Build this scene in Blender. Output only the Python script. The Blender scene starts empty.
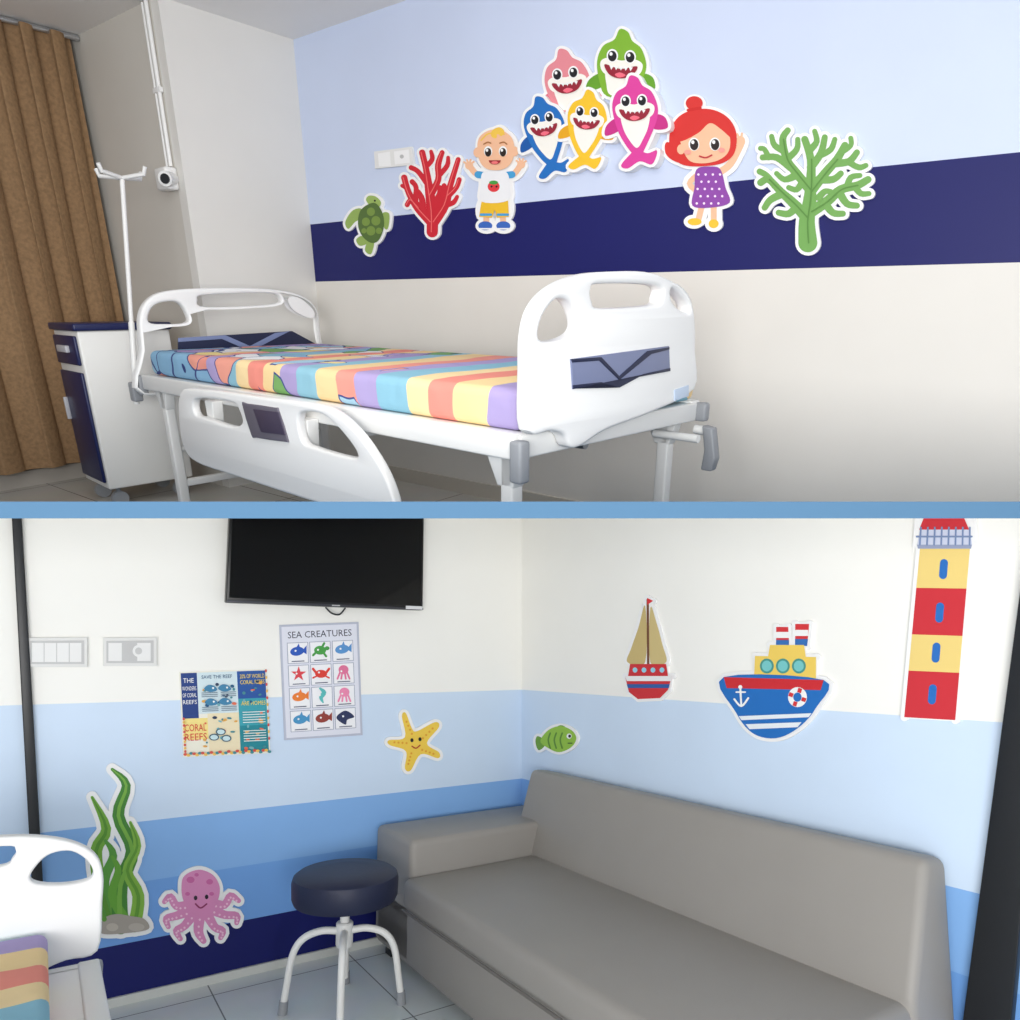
import bpy, bmesh, math, random
from mathutils import Vector, Matrix
from mathutils.geometry import tessellate_polygon
random.seed(4)
F=710.;PX=510.;PY=580.
CAM=Vector((0,0,1.4)); pitch=math.atan(77/F)
FW=Vector((0,math.cos(pitch),math.sin(pitch)));UP=Vector((0,-math.sin(pitch),math.cos(pitch)));RT=Vector((1,0,0))
def ray(u,v): return RT*((u-PX)/F)+UP*((PY-v)/F)+FW
# ---- room frames -------------------------------------------------
def frame(X,Y,O):
    X=Vector(X);Y=Vector(Y);Z=X.cross(Y)
    m=Matrix.Identity(4)
    for i in range(3): m[i][0]=X[i];m[i][1]=Y[i];m[i][2]=Z[i];m[i][3]=O[i]
    return m
MB=frame((-.8353,-.5497,0),(.5497,-.8353,0),(0.0668,4.1269,0))
Tloc=frame((.7863,-.6178,0),(.6178,.7863,0),(-1.1704,4.1844,0))
tilt=math.atan(277/F)+pitch
MT=Matrix.Translation(CAM)@Matrix.Rotation(tilt,4,'X')@Matrix.Translation((0,0,-.88))@Tloc
def hit(M,u,v,ax,val):
    Mi=M.inverted(); o=Mi@CAM; d=Mi.to_3x3()@ray(u,v)
    return o+d*((val-o[ax])/d[ax])
# ---- materials ---------------------------------------------------
def lin(c):
    return tuple(((x/255)/12.92 if x/255<=.04045 else ((x/255+.055)/1.055)**2.4) for x in c)+(1,)
_m={}
def mat(c,rough=.55,metal=0,spec=.4,noise=.0,scale=20,bump=0,name=None):
    k=(c,rough,metal,spec,noise,scale,bump)
    if k in _m: return _m[k]
    m=bpy.data.materials.new(name or 'paint_%d_%d_%d'%c); m.use_nodes=True
    nt=m.node_tree;b=nt.nodes['Principled BSDF']
    b.inputs['Base Color'].default_value=lin(c);b.inputs['Roughness'].default_value=rough
    b.inputs['Metallic'].default_value=metal;b.inputs['Specular IOR Level'].default_value=spec
    if noise or bump:
        tc=nt.nodes.new('ShaderNodeTexCoord');n=nt.nodes.new('ShaderNodeTexNoise');n.inputs['Scale'].default_value=scale
        n.inputs['Detail'].default_value=4
        nt.links.new(tc.outputs['Object'],n.inputs['Vector'])
        if noise:
            r=nt.nodes.new('ShaderNodeValToRGB')
            lo=lin(tuple(max(0,x*(1-noise)) for x in c));hi=lin(tuple(min(255,x*(1+noise)) for x in c))
            r.color_ramp.elements[0].position=.3;r.color_ramp.elements[1].position=.7
            r.color_ramp.elements[0].color=lo;r.color_ramp.elements[1].color=hi
            nt.links.new(n.outputs['Fac'],r.inputs['Fac']);nt.links.new(r.outputs['Color'],b.inputs['Base Color'])
        if bump:
            bp=nt.nodes.new('ShaderNodeBump');bp.inputs['Strength'].default_value=bump;bp.inputs['Distance'].default_value=.01
            nt.links.new(n.outputs['Fac'],bp.inputs['Height']);nt.links.new(bp.outputs['Normal'],b.inputs['Normal'])
    _m[k]=m;return m
WHITE=(246,246,246)
def sm(pts,n=5,closed=True):
    out=[];N=len(pts)
    rng=range(N) if closed else range(N-1)
    g=(lambda i:pts[i%N]) if closed else (lambda i:pts[max(0,min(N-1,i))])
    for i in rng:
        p0,p1,p2,p3=g(i-1),g(i),g(i+1),g(i+2)
        for j in range(n):
            t=j/n
            out.append(tuple(.5*((2*p1[k])+(-p0[k]+p2[k])*t+(2*p0[k]-5*p1[k]+4*p2[k]-p3[k])*t*t+(-p0[k]+3*p1[k]-3*p2[k]+p3[k])*t**3) for k in range(len(p1))))
    if not closed: out.append(tuple(pts[-1]))
    return out
ALL={'T':[],'B':[]}
class Bld:
    def __init__(s,name,M,room,parent=None):
        s.name=name;s.M=M;s.bm=bmesh.new();s.mats=[];s.room=room
    def mi(s,m):
        if m not in s.mats: s.mats.append(m)
        return s.mats.index(m)
    def merge(s,b2,m,tr=None):
        if tr is not None: bmesh.ops.transform(b2,matrix=tr,verts=b2.verts)
        i=s.mi(m) if m else None
        vm={}
        for v in b2.verts: vm[v]=s.bm.verts.new(v.co)
        for f in b2.faces:
            try:
                nf=s.bm.faces.new([vm[v] for v in f.verts]); nf.material_index=i if i is not None else f.material_index
            except ValueError: pass
        b2.free()
    def box(s,lo,hi,m,bev=0,seg=3,tr=None):
        b=bmesh.new();bmesh.ops.create_cube(b,size=1)
        for v in b.verts:
            v.co=Vector([lo[k]+(v.co[k]+.5)*(hi[k]-lo[k]) for k in range(3)])
        if bev: bmesh.ops.bevel(b,geom=b.edges[:],offset=bev,segments=seg,profile=.5,affect='EDGES')
        s.merge(b,m,tr)
    def prism(s,poly,ax,a,c,m,bev=0,seg=3,tr=None):
        b=bmesh.new();o=[k for k in range(3) if k!=ax]
        def mk(p,w):
            q=[0,0,0];q[o[0]]=p[0];q[o[1]]=p[1];q[ax]=w;return b.verts.new(q)
        A=[mk(p,a) for p in poly];C=[mk(p,c) for p in poly];n=len(poly)
        b.faces.new(A);b.faces.new(C[::-1])
        for i in range(n): b.faces.new([A[i],C[i],C[(i+1)%n],A[(i+1)%n]])
        bmesh.ops.recalc_face_normals(b,faces=b.faces[:])
        if bev: bmesh.ops.bevel(b,geom=b.edges[:],offset=bev,segments=seg,profile=.5,affect='EDGES')
        s.merge(b,m,tr)
    def tube(s,pts,r,m,seg=14,cap=True):
        pts=[Vector(p) for p in pts];rs=r if isinstance(r,(list,tuple)) else [r]*len(pts)
        b=bmesh.new();rings=[];prev=None
        for i,p in enumerate(pts):
            d=(pts[min(i+1,len(pts)-1)]-pts[max(i-1,0)]).normalized()
            if prev is None: a=d.orthogonal().normalized()
            else: a=(prev-d*prev.dot(d)).normalized()
            prev=a;c=d.cross(a)
            rings.append([b.verts.new(p+(a*math.cos(t)+c*math.sin(t))*rs[i]) for t in [2*math.pi*k/seg for k in range(seg)]])
        for i in range(len(rings)-1):
            for k in range(seg): b.faces.new([rings[i][k],rings[i][(k+1)%seg],rings[i+1][(k+1)%seg],rings[i+1][k]])
        if cap: b.faces.new(rings[0][::-1]);b.faces.new(rings[-1])
        s.merge(b,m)
    def lathe(s,c,prof,m,seg=40):
        b=bmesh.new();rings=[]
        for r,z in prof:
            rings.append([b.verts.new((c[0]+r*math.cos(2*math.pi*k/seg),c[1]+r*math.sin(2*math.pi*k/seg),c[2]+z)) for k in range(seg)])
        for i in range(len(rings)-1):
            for k in range(seg): b.faces.new([rings[i][k],rings[i][(k+1)%seg],rings[i+1][(k+1)%seg],rings[i+1][k]])
        b.faces.new(rings[0][::-1]);b.faces.new(rings[-1]);s.merge(b,m)
    def plate(s,outer,holes,ax,center,th,m,bev=.006):
        cu=bpy.data.curves.new('tmp','CURVE');cu.dimensions='2D';cu.fill_mode='BOTH';cu.extrude=th/2-bev;cu.bevel_depth=bev;cu.bevel_resolution=2;cu.offset=-bev
        for loop in [outer]+holes:
            sp=cu.splines.new('POLY');sp.points.add(len(loop)-1)
            for i,p in enumerate(loop): sp.points[i].co=(p[0],p[1],0,1)
            sp.use_cyclic_u=True
        ob=bpy.data.objects.new('tmp',cu);bpy.context.collection.objects.link(ob)
        dg=bpy.context.evaluated_depsgraph_get();me=bpy.data.meshes.new_from_object(ob.evaluated_get(dg))
        b=bmesh.new();b.from_mesh(me)
        bmesh.ops.remove_doubles(b,verts=b.verts[:],dist=1e-5)
        o=[k for k in range(3) if k!=ax]
        for v in b.verts:
            q=[0,0,0];q[o[0]]=v.co.x;q[o[1]]=v.co.y;q[ax]=center+v.co.z;v.co=q
        bpy.data.objects.remove(ob);bpy.data.curves.remove(cu);bpy.data.meshes.remove(me)
        s.merge(b,m)
    def done(s,parent=None,smooth=True):
        bm=s.bm;bmesh.ops.recalc_face_normals(bm,faces=bm.faces[:])
        for f in bm.faces: f.smooth=smooth
        for e in bm.edges:
            if len(e.link_faces)==2 and e.calc_face_angle(0)>.6: e.smooth=False
        me=bpy.data.meshes.new(s.name);bm.to_mesh(me);bm.free()
        for m in s.mats: me.materials.append(m)
        ob=bpy.data.objects.new(s.name,me);bpy.context.collection.objects.link(ob);ob.matrix_world=s.M
        ALL[s.room].append(ob);return ob
# ---- flat wall decals cut from board ------------------------------
class St(Bld):
    def __init__(s,name,M,room,ax,val,sgn,th=.010,base=0.001):
        super().__init__(name,M,room);s.ax=ax;s.val=val;s.sgn=sgn;s.th=th;s.d=th;s.b0=base
    def up(s,n=1): s.d+=.0004*n
    def pt(s,u,v,d):
        p=hit(s.M,u,v,s.ax,s.val);p[s.ax]+=s.sgn*d;return p
    def fill(s,pts,c,solid=False,rough=.5,inc=True):
        if inc: s.d+=.00002
        m=s.mi(mat(c,rough) if isinstance(c,tuple) else c)
        tr=tessellate_polygon([[Vector((p[0],p[1],0)) for p in pts]])
        V=[s.bm.verts.new(s.pt(p[0],p[1],s.d)) for p in pts]
        for t in tr:
            try: s.bm.faces.new([V[i] for i in t]).material_index=m
            except ValueError: pass
        if solid:
            W=[s.bm.verts.new(s.pt(p[0],p[1],s.b0)) for p in pts];n=len(pts)
            for i in range(n):
                try: s.bm.faces.new([V[i],V[(i+1)%n],W[(i+1)%n],W[i]]).material_index=m
                except ValueError: pass
    def poly(s,pts,c,smooth=True,n=5,up=True,solid=False):
        if up: s.up()
        s.fill(sm(pts,n) if smooth else pts,c,solid)
    def ell(s,cx,cy,rx,ry,c,rot=0,up=True,a0=0,a1=360,solid=False):
        if up: s.up()
        N=24;r=math.radians(rot);P=[]
        full=(a1-a0)>=360
        for k in range(N if full else N+1):
            t=math.radians(a0+(a1-a0)*k/N);x=rx*math.cos(t);y=ry*math.sin(t)
            P.append((cx+x*math.cos(r)-y*math.sin(r),cy+x*math.sin(r)+y*math.cos(r)))
        s.fill(P,c,solid)
    def stroke(s,pts,w,c,up=True,smooth=True,solid=False,closed=False,caps=True):
        if up: s.up()
        if isinstance(w,(int,float)): w=[w]*len(pts)
        q=[(p[0],p[1],ww) for p,ww in zip(pts,w)]
        if smooth and len(q)>2: q=sm(q,4,closed)
        if closed: q=q+[q[0]]
        L=[];R=[]
        for i,p in enumerate(q):
            a=q[max(i-1,0)];b=q[min(i+1,len(q)-1)]
            if closed and i in(0,len(q)-1): a=q[-2];b=q[1]
            dx=b[0]-a[0];dy=b[1]-a[1];l=math.hypot(dx,dy) or 1
            nx=-dy/l*p[2]/2;ny=dx/l*p[2]/2
            L.append((p[0]+nx,p[1]+ny));R.append((p[0]-nx,p[1]-ny))
        s.d+=.00002
        m=s.mi(mat(c,.5) if isinstance(c,tuple) else c)
        VL=[s.bm.verts.new(s.pt(p[0],p[1],s.d)) for p in L];VR=[s.bm.verts.new(s.pt(p[0],p[1],s.d)) for p in R]
        if solid:
            WL=[s.bm.verts.new(s.pt(p[0],p[1],s.b0)) for p in L];WR=[s.bm.verts.new(s.pt(p[0],p[1],s.b0)) for p in R]
        for i in range(len(q)-1):
            s.bm.faces.new([VL[i],VL[i+1],VR[i+1],VR[i]]).material_index=m
            if solid:
                s.bm.faces.new([VL[i],VL[i+1],WL[i+1],WL[i]]).material_index=m
                s.bm.faces.new([VR[i],VR[i+1],WR[i+1],WR[i]]).material_index=m
        if caps:
            for p in (q[0],q[-1]):
                s.ell(p[0],p[1],p[2]/2,p[2]/2,c,up=False,solid=solid)
    def base(s,shapes,grow=6,c=WHITE):
        for sh in shapes:
            if sh[0]=='p':
                P=sm(sh[1],5) if len(sh)<3 or sh[2] else sh[1]
                s.fill(P,c,True);s.stroke(P,grow,c,up=False,smooth=False,solid=True,closed=True,caps=False)
                if len(sh)>=3 and not sh[2]:
                    for p in P: s.ell(p[0],p[1],grow/2,grow/2,c,up=False,solid=True)
            elif sh[0]=='e':
                s.ell(sh[1],sh[2],sh[3]+grow/2,sh[4]+grow/2,c,sh[5] if len(sh)>5 else 0,up=False,solid=True)
            else:
                w=sh[2];w=[x+grow for x in w] if isinstance(w,list) else w+grow
                s.stroke(sh[1],w,c,up=False,solid=True)
    def text(s,txt,p0,p1,h,c):
        s.up()
        cu=bpy.data.curves.new('t','FONT');cu.body=txt;cu.resolution_u=2
        ob=bpy.data.objects.new('t',cu);bpy.context.collection.objects.link(ob)
        dg=bpy.context.evaluated_depsgraph_get();me=bpy.data.meshes.new_from_object(ob.evaluated_get(dg))
        if len(me.vertices):
            xs=[v.co.x for v in me.vertices];ys=[v.co.y for v in me.vertices]
            x0,x1,y1=min(xs),max(xs),max(ys);m=s.mi(mat(c,.5));V=[]
            dx=p1[0]-p0[0];dy=p1[1]-p0[1];l=math.hypot(dx,dy)
            for v in me.vertices:
                a=(v.co.x-x0)/(x1-x0);b=v.co.y/y1*h
                V.append(s.bm.verts.new(s.pt(p0[0]+dx*a+dy/l*b,p0[1]+dy*a-dx/l*b,s.d)))
            for f in me.polygons:
                try: s.bm.faces.new([V[i] for i in f.vertices]).material_index=m
                except ValueError: pass
        bpy.data.objects.remove(ob)
    def done(s): return super().done(smooth=False)

# ================= ROOM SHELLS =================
def wallmesh(name,M,room,ax,val,rng,zs,cols,th=.06,back=1):
    b=Bld(name,M,room);
    for (z0,z1),c in zip(zip(zs[:-1],zs[1:]),cols):
        lo=[0,0,z0];hi=[0,0,z1];o=1-ax
        lo[o],hi[o]=rng;lo[ax],hi[ax]=sorted((val,val+back*th))
        b.box(lo,hi,c)
    return b.done(smooth=False)
def wp(c,n=.008): return mat(c,.5,noise=n,scale=3,spec=.3)
BL0=.985;BL1=1.257
SX=.18                                   # side wall plane
RY=hit(MT,196,260,0,SX).y                # outer corner of side wall
CX=-.55                                  # curtain plane
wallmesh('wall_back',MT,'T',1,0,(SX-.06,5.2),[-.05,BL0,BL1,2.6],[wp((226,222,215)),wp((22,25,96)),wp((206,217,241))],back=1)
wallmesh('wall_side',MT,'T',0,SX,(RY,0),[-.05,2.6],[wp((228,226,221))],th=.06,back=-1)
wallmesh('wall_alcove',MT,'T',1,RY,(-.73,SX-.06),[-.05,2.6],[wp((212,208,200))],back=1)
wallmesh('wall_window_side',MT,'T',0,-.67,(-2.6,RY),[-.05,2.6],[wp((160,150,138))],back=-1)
b=Bld('ceiling',MT,'T');b.box((-.73,-2.6,2.045),(4.5,.06,2.1),wp((240,238,235)));b.done(smooth=False)
def tile(c,g,s,off=(0,0,0)):
    m=bpy.data.materials.new('floor_tile');m.use_nodes=True;nt=m.node_tree;bs=nt.nodes['Principled BSDF']
    tc=nt.nodes.new('ShaderNodeTexCoord');mp=nt.nodes.new('ShaderNodeMapping');mp.inputs['Location'].default_value=off
    br=nt.nodes.new('ShaderNodeTexBrick');br.offset=0;br.inputs['Scale'].default_value=1
    br.inputs['Brick Width'].default_value=s;br.inputs['Row Height'].default_value=s;br.inputs['Mortar Size'].default_value=.003
    br.inputs['Color1'].default_value=lin(c);br.inputs['Color2'].default_value=lin(tuple(x-4 for x in c));br.inputs['Mortar'].default_value=lin(g)
    nt.links.new(tc.outputs['Object'],mp.inputs[0]);nt.links.new(mp.outputs[0],br.inputs['Vector'])
    nz=nt.nodes.new('ShaderNodeTexNoise');nz.inputs['Scale'].default_value=7;nz.inputs['Detail'].default_value=6
    nt.links.new(tc.outputs['Object'],nz.inputs['Vector'])
    mx=nt.nodes.new('ShaderNodeMix');mx.data_type='RGBA';mx.blend_type='MULTIPLY';mx.inputs[0].default_value=.12
    nt.links.new(br.outputs['Color'],mx.inputs[6]);nt.links.new(nz.outputs['Color'],mx.inputs[7])
    nt.links.new(mx.outputs[2],bs.inputs['Base Color']);bs.inputs['Roughness'].default_value=.22
    return m
ft=tile((206,203,196),(120,116,110),.6)
b=Bld('floor',MT,'T');b.box((-.73,-2.9,-.04),(5,.06,0),ft);b.done(smooth=False)
b=Bld('baseboard_back',MT,'T');b.box((SX,-.012,0),(5,0,.07),mat((205,198,186),.3));b.done(smooth=False)
b=Bld('baseboard_window_side',MT,'T');b.box((-.67,-2.6,0),(-.655,RY,.08),mat((190,184,176),.3));b.done(smooth=False)
# lower room
W1=wp((248,247,242),.004);LB=wp((208,226,247));M1=wp((136,182,236));M2=wp((114,164,228));NV=wp((14,22,98))
zs=[-.02,.235,.47,.715,1.213,3.2]
wallmesh('wall_left',MB,'B',1,0,(-.06,4.2),zs,[NV,M2,M1,LB,W1],back=-1)
wallmesh('wall_right',MB,'B',0,0,(0,4.2),zs,[NV,M2,M1,LB,W1],back=-1)
dk=mat((28,30,34),.4)
def trq(M,pts,ax,val):
    o=[k for k in range(3) if k!=ax];r=[]
    for p in pts:
        q=hit(M,p[0],p[1],ax,val);r.append((q[o[0]],q[o[1]]))
    return r
b=Bld('door_1',MB,'B');b.prism(trq(MB,[(11,505),(21,505),(44,900),(48,1000),(38,1000)],1,.03),1,.001,.03,dk,.004);b.done()
b=Bld('door_2',MB,'B');b.prism(trq(MB,[(1031,505),(1060,505),(1010,1030),(961,1030)],0,.03),0,.001,.03,dk,.004);b.done()
b=Bld('floor',MB,'B');b.box((-.06,-.06,-.04),(4.5,5,0),tile((222,228,228),(130,134,134),.62,(.22,.5,0)));b.done(smooth=False)
b=Bld('baseboard_left',MB,'B');b.box((0,0,0),(2.36,.012,.035),mat((210,212,208),.3));b.done(smooth=False)

# ================= HOSPITAL BED =================
BL=2.1;BW=.80
bedT=MT@Matrix.Translation((.43,-1.10,0))@Matrix.Rotation(math.radians(-5.0),4,'Z')
white=mat((240,240,239),.35,name='white_abs');metal=mat((234,234,232),.38,name='white_metal')
grey=mat((150,153,158),.45);navy=mat((66,78,122),.35);dnavy=mat((30,36,66),.4);steel=mat((185,187,190),.3,metal=.8)
def tr(pts,ax,val,M=bedT): return trq(M,pts,ax,val)
fx=BL+.03
foot_out=tr([(524,430),(523,372),(524,335),(531,308),(548,288),(573,276),(600,272),(640,272),(664,280),(681,292),(688,315),(689,350),(688,389),(645,412),(600,429),(575,445),(564,446),(558,434),(545,430)],0,fx)
foot_out=sm(foot_out,4)
foot_holes=[sm(tr(h,0,fx),4) for h in [
 [(532,338),(535,318),(548,300),(562,300),(570,312),(573,326),(566,335),(548,341)],
 [(584,290),(592,284),(640,284),(655,288),(655,297),(648,305),(594,308),(585,300)],
 [(664,290),(670,290),(681,303),(682,312),(672,309),(665,300)]]]
head_out=tr([(142,395),(140,350),(138,318),(146,300),(165,291),(210,288),(265,289),(298,295),(314,308),(318,330),(318,372),(250,380)],0,-.03)
head_out=sm(head_out,4)
head_holes=[sm(tr(h,0,-.03),4) for h in [
 [(147,322),(150,308),(162,302),(178,303),(187,318),(183,323),(165,324)],
 [(196,300),(204,295),(265,293),(278,297),(272,304),(205,307)],
 [(288,299),(298,301),(309,311),(309,316),(298,312),(290,306)]]]
def sheet_mat():
    m=bpy.data.materials.new('striped_bedsheet');m.use_nodes=True;nt=m.node_tree;bs=nt.nodes['Principled BSDF'];bs.inputs['Roughness'].default_value=.85
    bs.inputs['Specular IOR Level'].default_value=.15
    N=nt.nodes.new;Lk=nt.links.new
    tc=N('ShaderNodeTexCoord');sp=N('ShaderNodeSeparateXYZ');Lk(tc.outputs['Object'],sp.inputs[0])
    nz=N('ShaderNodeTexNoise');nz.inputs['Scale'].default_value=3;Lk(tc.outputs['Object'],nz.inputs['Vector'])
    a=N('ShaderNodeMath');a.operation='MULTIPLY_ADD';a.inputs[1].default_value=.12;Lk(nz.outputs['Fac'],a.inputs[0]);Lk(sp.outputs['X'],a.inputs[2])
    y=N('ShaderNodeMath');y.operation='MULTIPLY_ADD';y.inputs[1].default_value=.12;Lk(sp.outputs['Y'],y.inputs[0]);Lk(a.outputs[0],y.inputs[2])
    d=N('ShaderNodeMath');d.operation='MULTIPLY';d.inputs[1].default_value=1/.92;Lk(y.outputs[0],d.inputs[0])
    fr=N('ShaderNodeMath');fr.operation='FRACT';Lk(d.outputs[0],fr.inputs[0])
    r=N('ShaderNodeValToRGB');cr=r.color_ramp;cr.interpolation='CONSTANT'
    cols=[(238,148,134),(242,214,160),(172,158,204),(146,194,212),(242,212,160),(238,156,142),(176,162,208),(142,192,212),(244,218,168)]
    pos=[0,.11,.235,.34,.44,.57,.67,.78,.91]
    cr.elements[0].color=lin(cols[0]);cr.elements[1].position=pos[1];cr.elements[1].color=lin(cols[1])
    for i in range(2,9):
        e=cr.elements.new(pos[i]);e.color=lin(cols[i])
    Lk(fr.outputs[0],r.inputs['Fac'])
    mp=N('ShaderNodeVectorMath');mp.operation='SCALE';mp.inputs[3].default_value=7.0
    ad=N('ShaderNodeVectorMath');ad.operation='ADD';Lk(tc.outputs['Object'],ad.inputs[0])
    sc=N('ShaderNodeVectorMath');sc.operation='SCALE';sc.inputs[3].default_value=.2;Lk(nz.outputs['Color'],sc.inputs[0]);Lk(sc.outputs[0],ad.inputs[1]);Lk(ad.outputs[0],mp.inputs[0])
    vo=N('ShaderNodeTexVoronoi');vo.inputs['Scale'].default_value=1;Lk(mp.outputs[0],vo.inputs['Vector'])
    s2=N('ShaderNodeSeparateColor');Lk(vo.outputs['Color'],s2.inputs[0])
    r2=N('ShaderNodeValToRGB');c2=r2.color_ramp;c2.interpolation='CONSTANT'
    cc=[(240,240,242),(142,186,218),(176,158,208),(124,172,104),(242,222,150),(240,164,146),(240,240,242),(170,206,226)]
    c2.elements[0].color=lin(cc[0]);c2.elements[1].position=1/8;c2.elements[1].color=lin(cc[1])
    for i in range(2,8):
        e=c2.elements.new(i/8);e.color=lin(cc[i])
    Lk(s2.outputs[0],r2.inputs['Fac'])
    # printed dots inside the figures
    dt=N('ShaderNodeMath');dt.operation='GREATER_THAN';dt.inputs[1].default_value=.13;Lk(vo.outputs['Distance'],dt.inputs[0])
    dm=N('ShaderNodeMix');dm.data_type='RGBA';Lk(dt.outputs[0],dm.inputs[0]);dm.inputs[6].default_value=lin((60,74,130));Lk(r2.outputs['Color'],dm.inputs[7])
    edge=N('ShaderNodeTexVoronoi');edge.feature='DISTANCE_TO_EDGE';edge.inputs['Scale'].default_value=1;Lk(mp.outputs[0],edge.inputs['Vector'])
    e1=N('ShaderNodeMath');e1.operation='GREATER_THAN';e1.inputs[1].default_value=.035;Lk(edge.outputs['Distance'],e1.inputs[0])
    mo=N('ShaderNodeMix');mo.data_type='RGBA';Lk(e1.outputs[0],mo.inputs[0]);mo.inputs[6].default_value=lin((70,84,140));Lk(dm.outputs[2],mo.inputs[7])
    th=N('ShaderNodeMapRange');th.inputs['From Min'].default_value=.35;th.inputs['From Max'].default_value=1.6;th.inputs['To Min'].default_value=.05;th.inputs['To Max'].default_value=1.0;Lk(y.outputs[0],th.inputs['Value'])
    g=N('ShaderNodeMath');g.operation='GREATER_THAN';Lk(s2.outputs[1],g.inputs[0]);Lk(th.outputs[0],g.inputs[1])
    fin=N('ShaderNodeMix');fin.data_type='RGBA';Lk(g.outputs[0],fin.inputs[0]);Lk(r.outputs['Color'],fin.inputs[6]);Lk(mo.outputs[2],fin.inputs[7])
    Lk(fin.outputs[2],bs.inputs['Base Color'])
    bp=N('ShaderNodeBump');bp.inputs['Strength'].default_value=.5;bp.inputs['Distance'].default_value=.02
    n3=N('ShaderNodeTexNoise');n3.inputs['Scale'].default_value=9;Lk(tc.outputs['Object'],n3.inputs['Vector']);Lk(n3.outputs['Fac'],bp.inputs['Height']);Lk(bp.outputs['Normal'],bs.inputs['Normal'])
    return m
SHEET=sheet_mat()
def bed(name,M,room,full=True):
    b=Bld(name,M,room)
    b.box((0,-.02,.545),(BL,.03,.605),metal,.006);b.box((0,BW-.03,.545),(BL,BW+.02,.605),metal,.006)
    b.box((0,0,.545),(.04,BW,.6),metal,.006);b.box((BL-.04,0,.545),(BL+.005,BW,.6),metal,.006)
    b.box((.03,.03,.575),(BL-.03,BW-.03,.6),metal)
    for x,y in ((.10,.03),(BL-.05,.03),(.10,BW-.05),(BL-.08,BW-.03)):
        b.box((x-.02,y-.02,.03),(x+.02,y+.02,.55),metal,.006)
        b.prism([(x-.07,.55),(x+.045,.55),(x+.022,.47),(x-.03,.47)],1,y-.02,y+.02,metal,.004)
        b.tube([(x,y-.012,.03),(x,y+.012,.03)],.03,grey)
    for x in (.10,BL-.07):
        b.box((x-.015,0.03,.14),(x+.015,BW-.04,.17),metal,.004)
    b.tube([(.1,.03,.3),(.1,BW-.05,.3)],.012,metal)
    b.plate(foot_out,foot_holes,0,fx,.045,white,.010)
    b.plate(head_out,head_holes,0,-.03,.045,white,.010)
    y=-.012
    b.box((BL-.005,y-.018,.495),(BL+.032,y+.018,.592),grey,.008)
    b.box((-.05,y-.018,.52),(-.01,y+.018,.60),grey,.008)
    b.box((BL-.005,BW-.01,.545),(BL+.035,BW+.022,.60),grey,.008)
    p=tr([(570,359),(668,346),(669,371),(572,389)],0,fx+.023)
    b.plate(p,[],0,fx+.024,.006,mat((120,128,160),.35),.0015)
    for q in ([(570,359),(600,357),(618,376),(646,351),(668,347),(668,349.5),(650,354),(618,380),(598,360.5),(571,362.5)],
              [(572,385),(600,382),(618,387),(642,374),(669,368),(669,371),(572,389)]):
        b.plate(tr(q,0,fx+.024),[],0,fx+.027,.004,dnavy,.001)
    b.plate(tr([(674,390),(688,385),(688,396),(674,401)],0,fx+.023),[],0,fx+.024,.004,mat((190,205,225),.4),.001)
    hi=tr([(178,338),(292,331),(318,345),(318,352),(178,350)],0,-.005)
    b.plate(hi,[],0,-.006,.006,dnavy,.0015)
    b.plate(tr([(178,338),(225,335),(250,346),(275,333),(290,331),(255,349),(245,349),(222,339),(178,342)],0,-.002),[],0,-.002,.003,mat((120,132,170),.4),.001)
    b.tube([(BL-.08,BW-.10,.51),(BL+.07,BW-.10,.51)],.012,metal)
    b.tube([(BL+.0,BW+.0,.52),(BL+.06,BW+.01,.515)],.014,metal)
    b.prism([(BL+.03,.535),(BL+.065,.53),(BL+.085,.44),(BL+.075,.40),(BL+.04,.40),(BL+.045,.46)],1,BW-.015,BW+.02,grey,.006)
    b.tube([(.3,.45,.50),(BL-.15,.45,.50)],.014,steel)
    b.box((.6,.1,.49),(.64,BW-.1,.54),metal,.004);b.box((1.3,.1,.49),(1.34,BW-.1,.54),metal,.004)
    if full:
        yy=-.075
        out=sm(tr([(184,392),(205,389),(260,396),(310,402),(335,409),(358,428),(378,455),(392,482),(400,512),(392,520),(330,505),(240,476),(200,462),(188,448),(183,425)],1,yy),4)
        holes=[sm(tr(h,1,yy),4) for h in [
          [(197,402),(205,398),(236,402),(243,410),(246,422),(236,426),(210,418),(199,414)],
          [(302,416),(312,411),(330,416),(350,436),(362,455),(350,456),(318,447),(306,440)],]]
        b.plate(out,holes,1,yy,.03,white,.008)
        b.plate(sm(tr([(248,404),(252,403),(280,407),(284,410),(293,438),(290,441),(262,437),(257,434)],1,yy),2),[],1,yy-.015,.012,mat((104,100,112),.4),.003)
        b.plate(tr([(254,409),(279,412),(286,435),(262,432)],1,yy-.02),[],1,yy-.022,.004,mat((70,62,82),.4),.001)
        for px in (225,318):
            q=hit(M,px,405,1,0)
            b.prism([(q.x-.03,.56),(q.x+.03,.56),(q.x+.02,.46),(q.x-.02,.46)],1,-.06,-.02,metal,.004)
    return b.done()
def mattress(name,M,room,y0=.005,y1=None):
    b=Bld(name,M,room);b2=bmesh.new()
    bmesh.ops.create_cube(b2,size=1)
    lo=(.05,y0,.605);hi=(BL-.005,BW-.005,.70)
    for v in b2.verts: v.co=Vector([lo[k]+(v.co[k]+.5)*(hi[k]-lo[k]) for k in range(3)])
    bmesh.ops.bevel(b2,geom=b2.edges[:],offset=.025,segments=4,profile=.5,affect='EDGES')
    b.merge(b2,SHEET);return b.done()
bed('hospital_bed',bedT,'T');mattress('mattress',bedT,'T')
bedB=MB@Matrix(((0,1,0,2.165),(-1,0,0,1.10+BL+.05),(0,0,1,.0),(0,0,0,1)))
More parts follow.
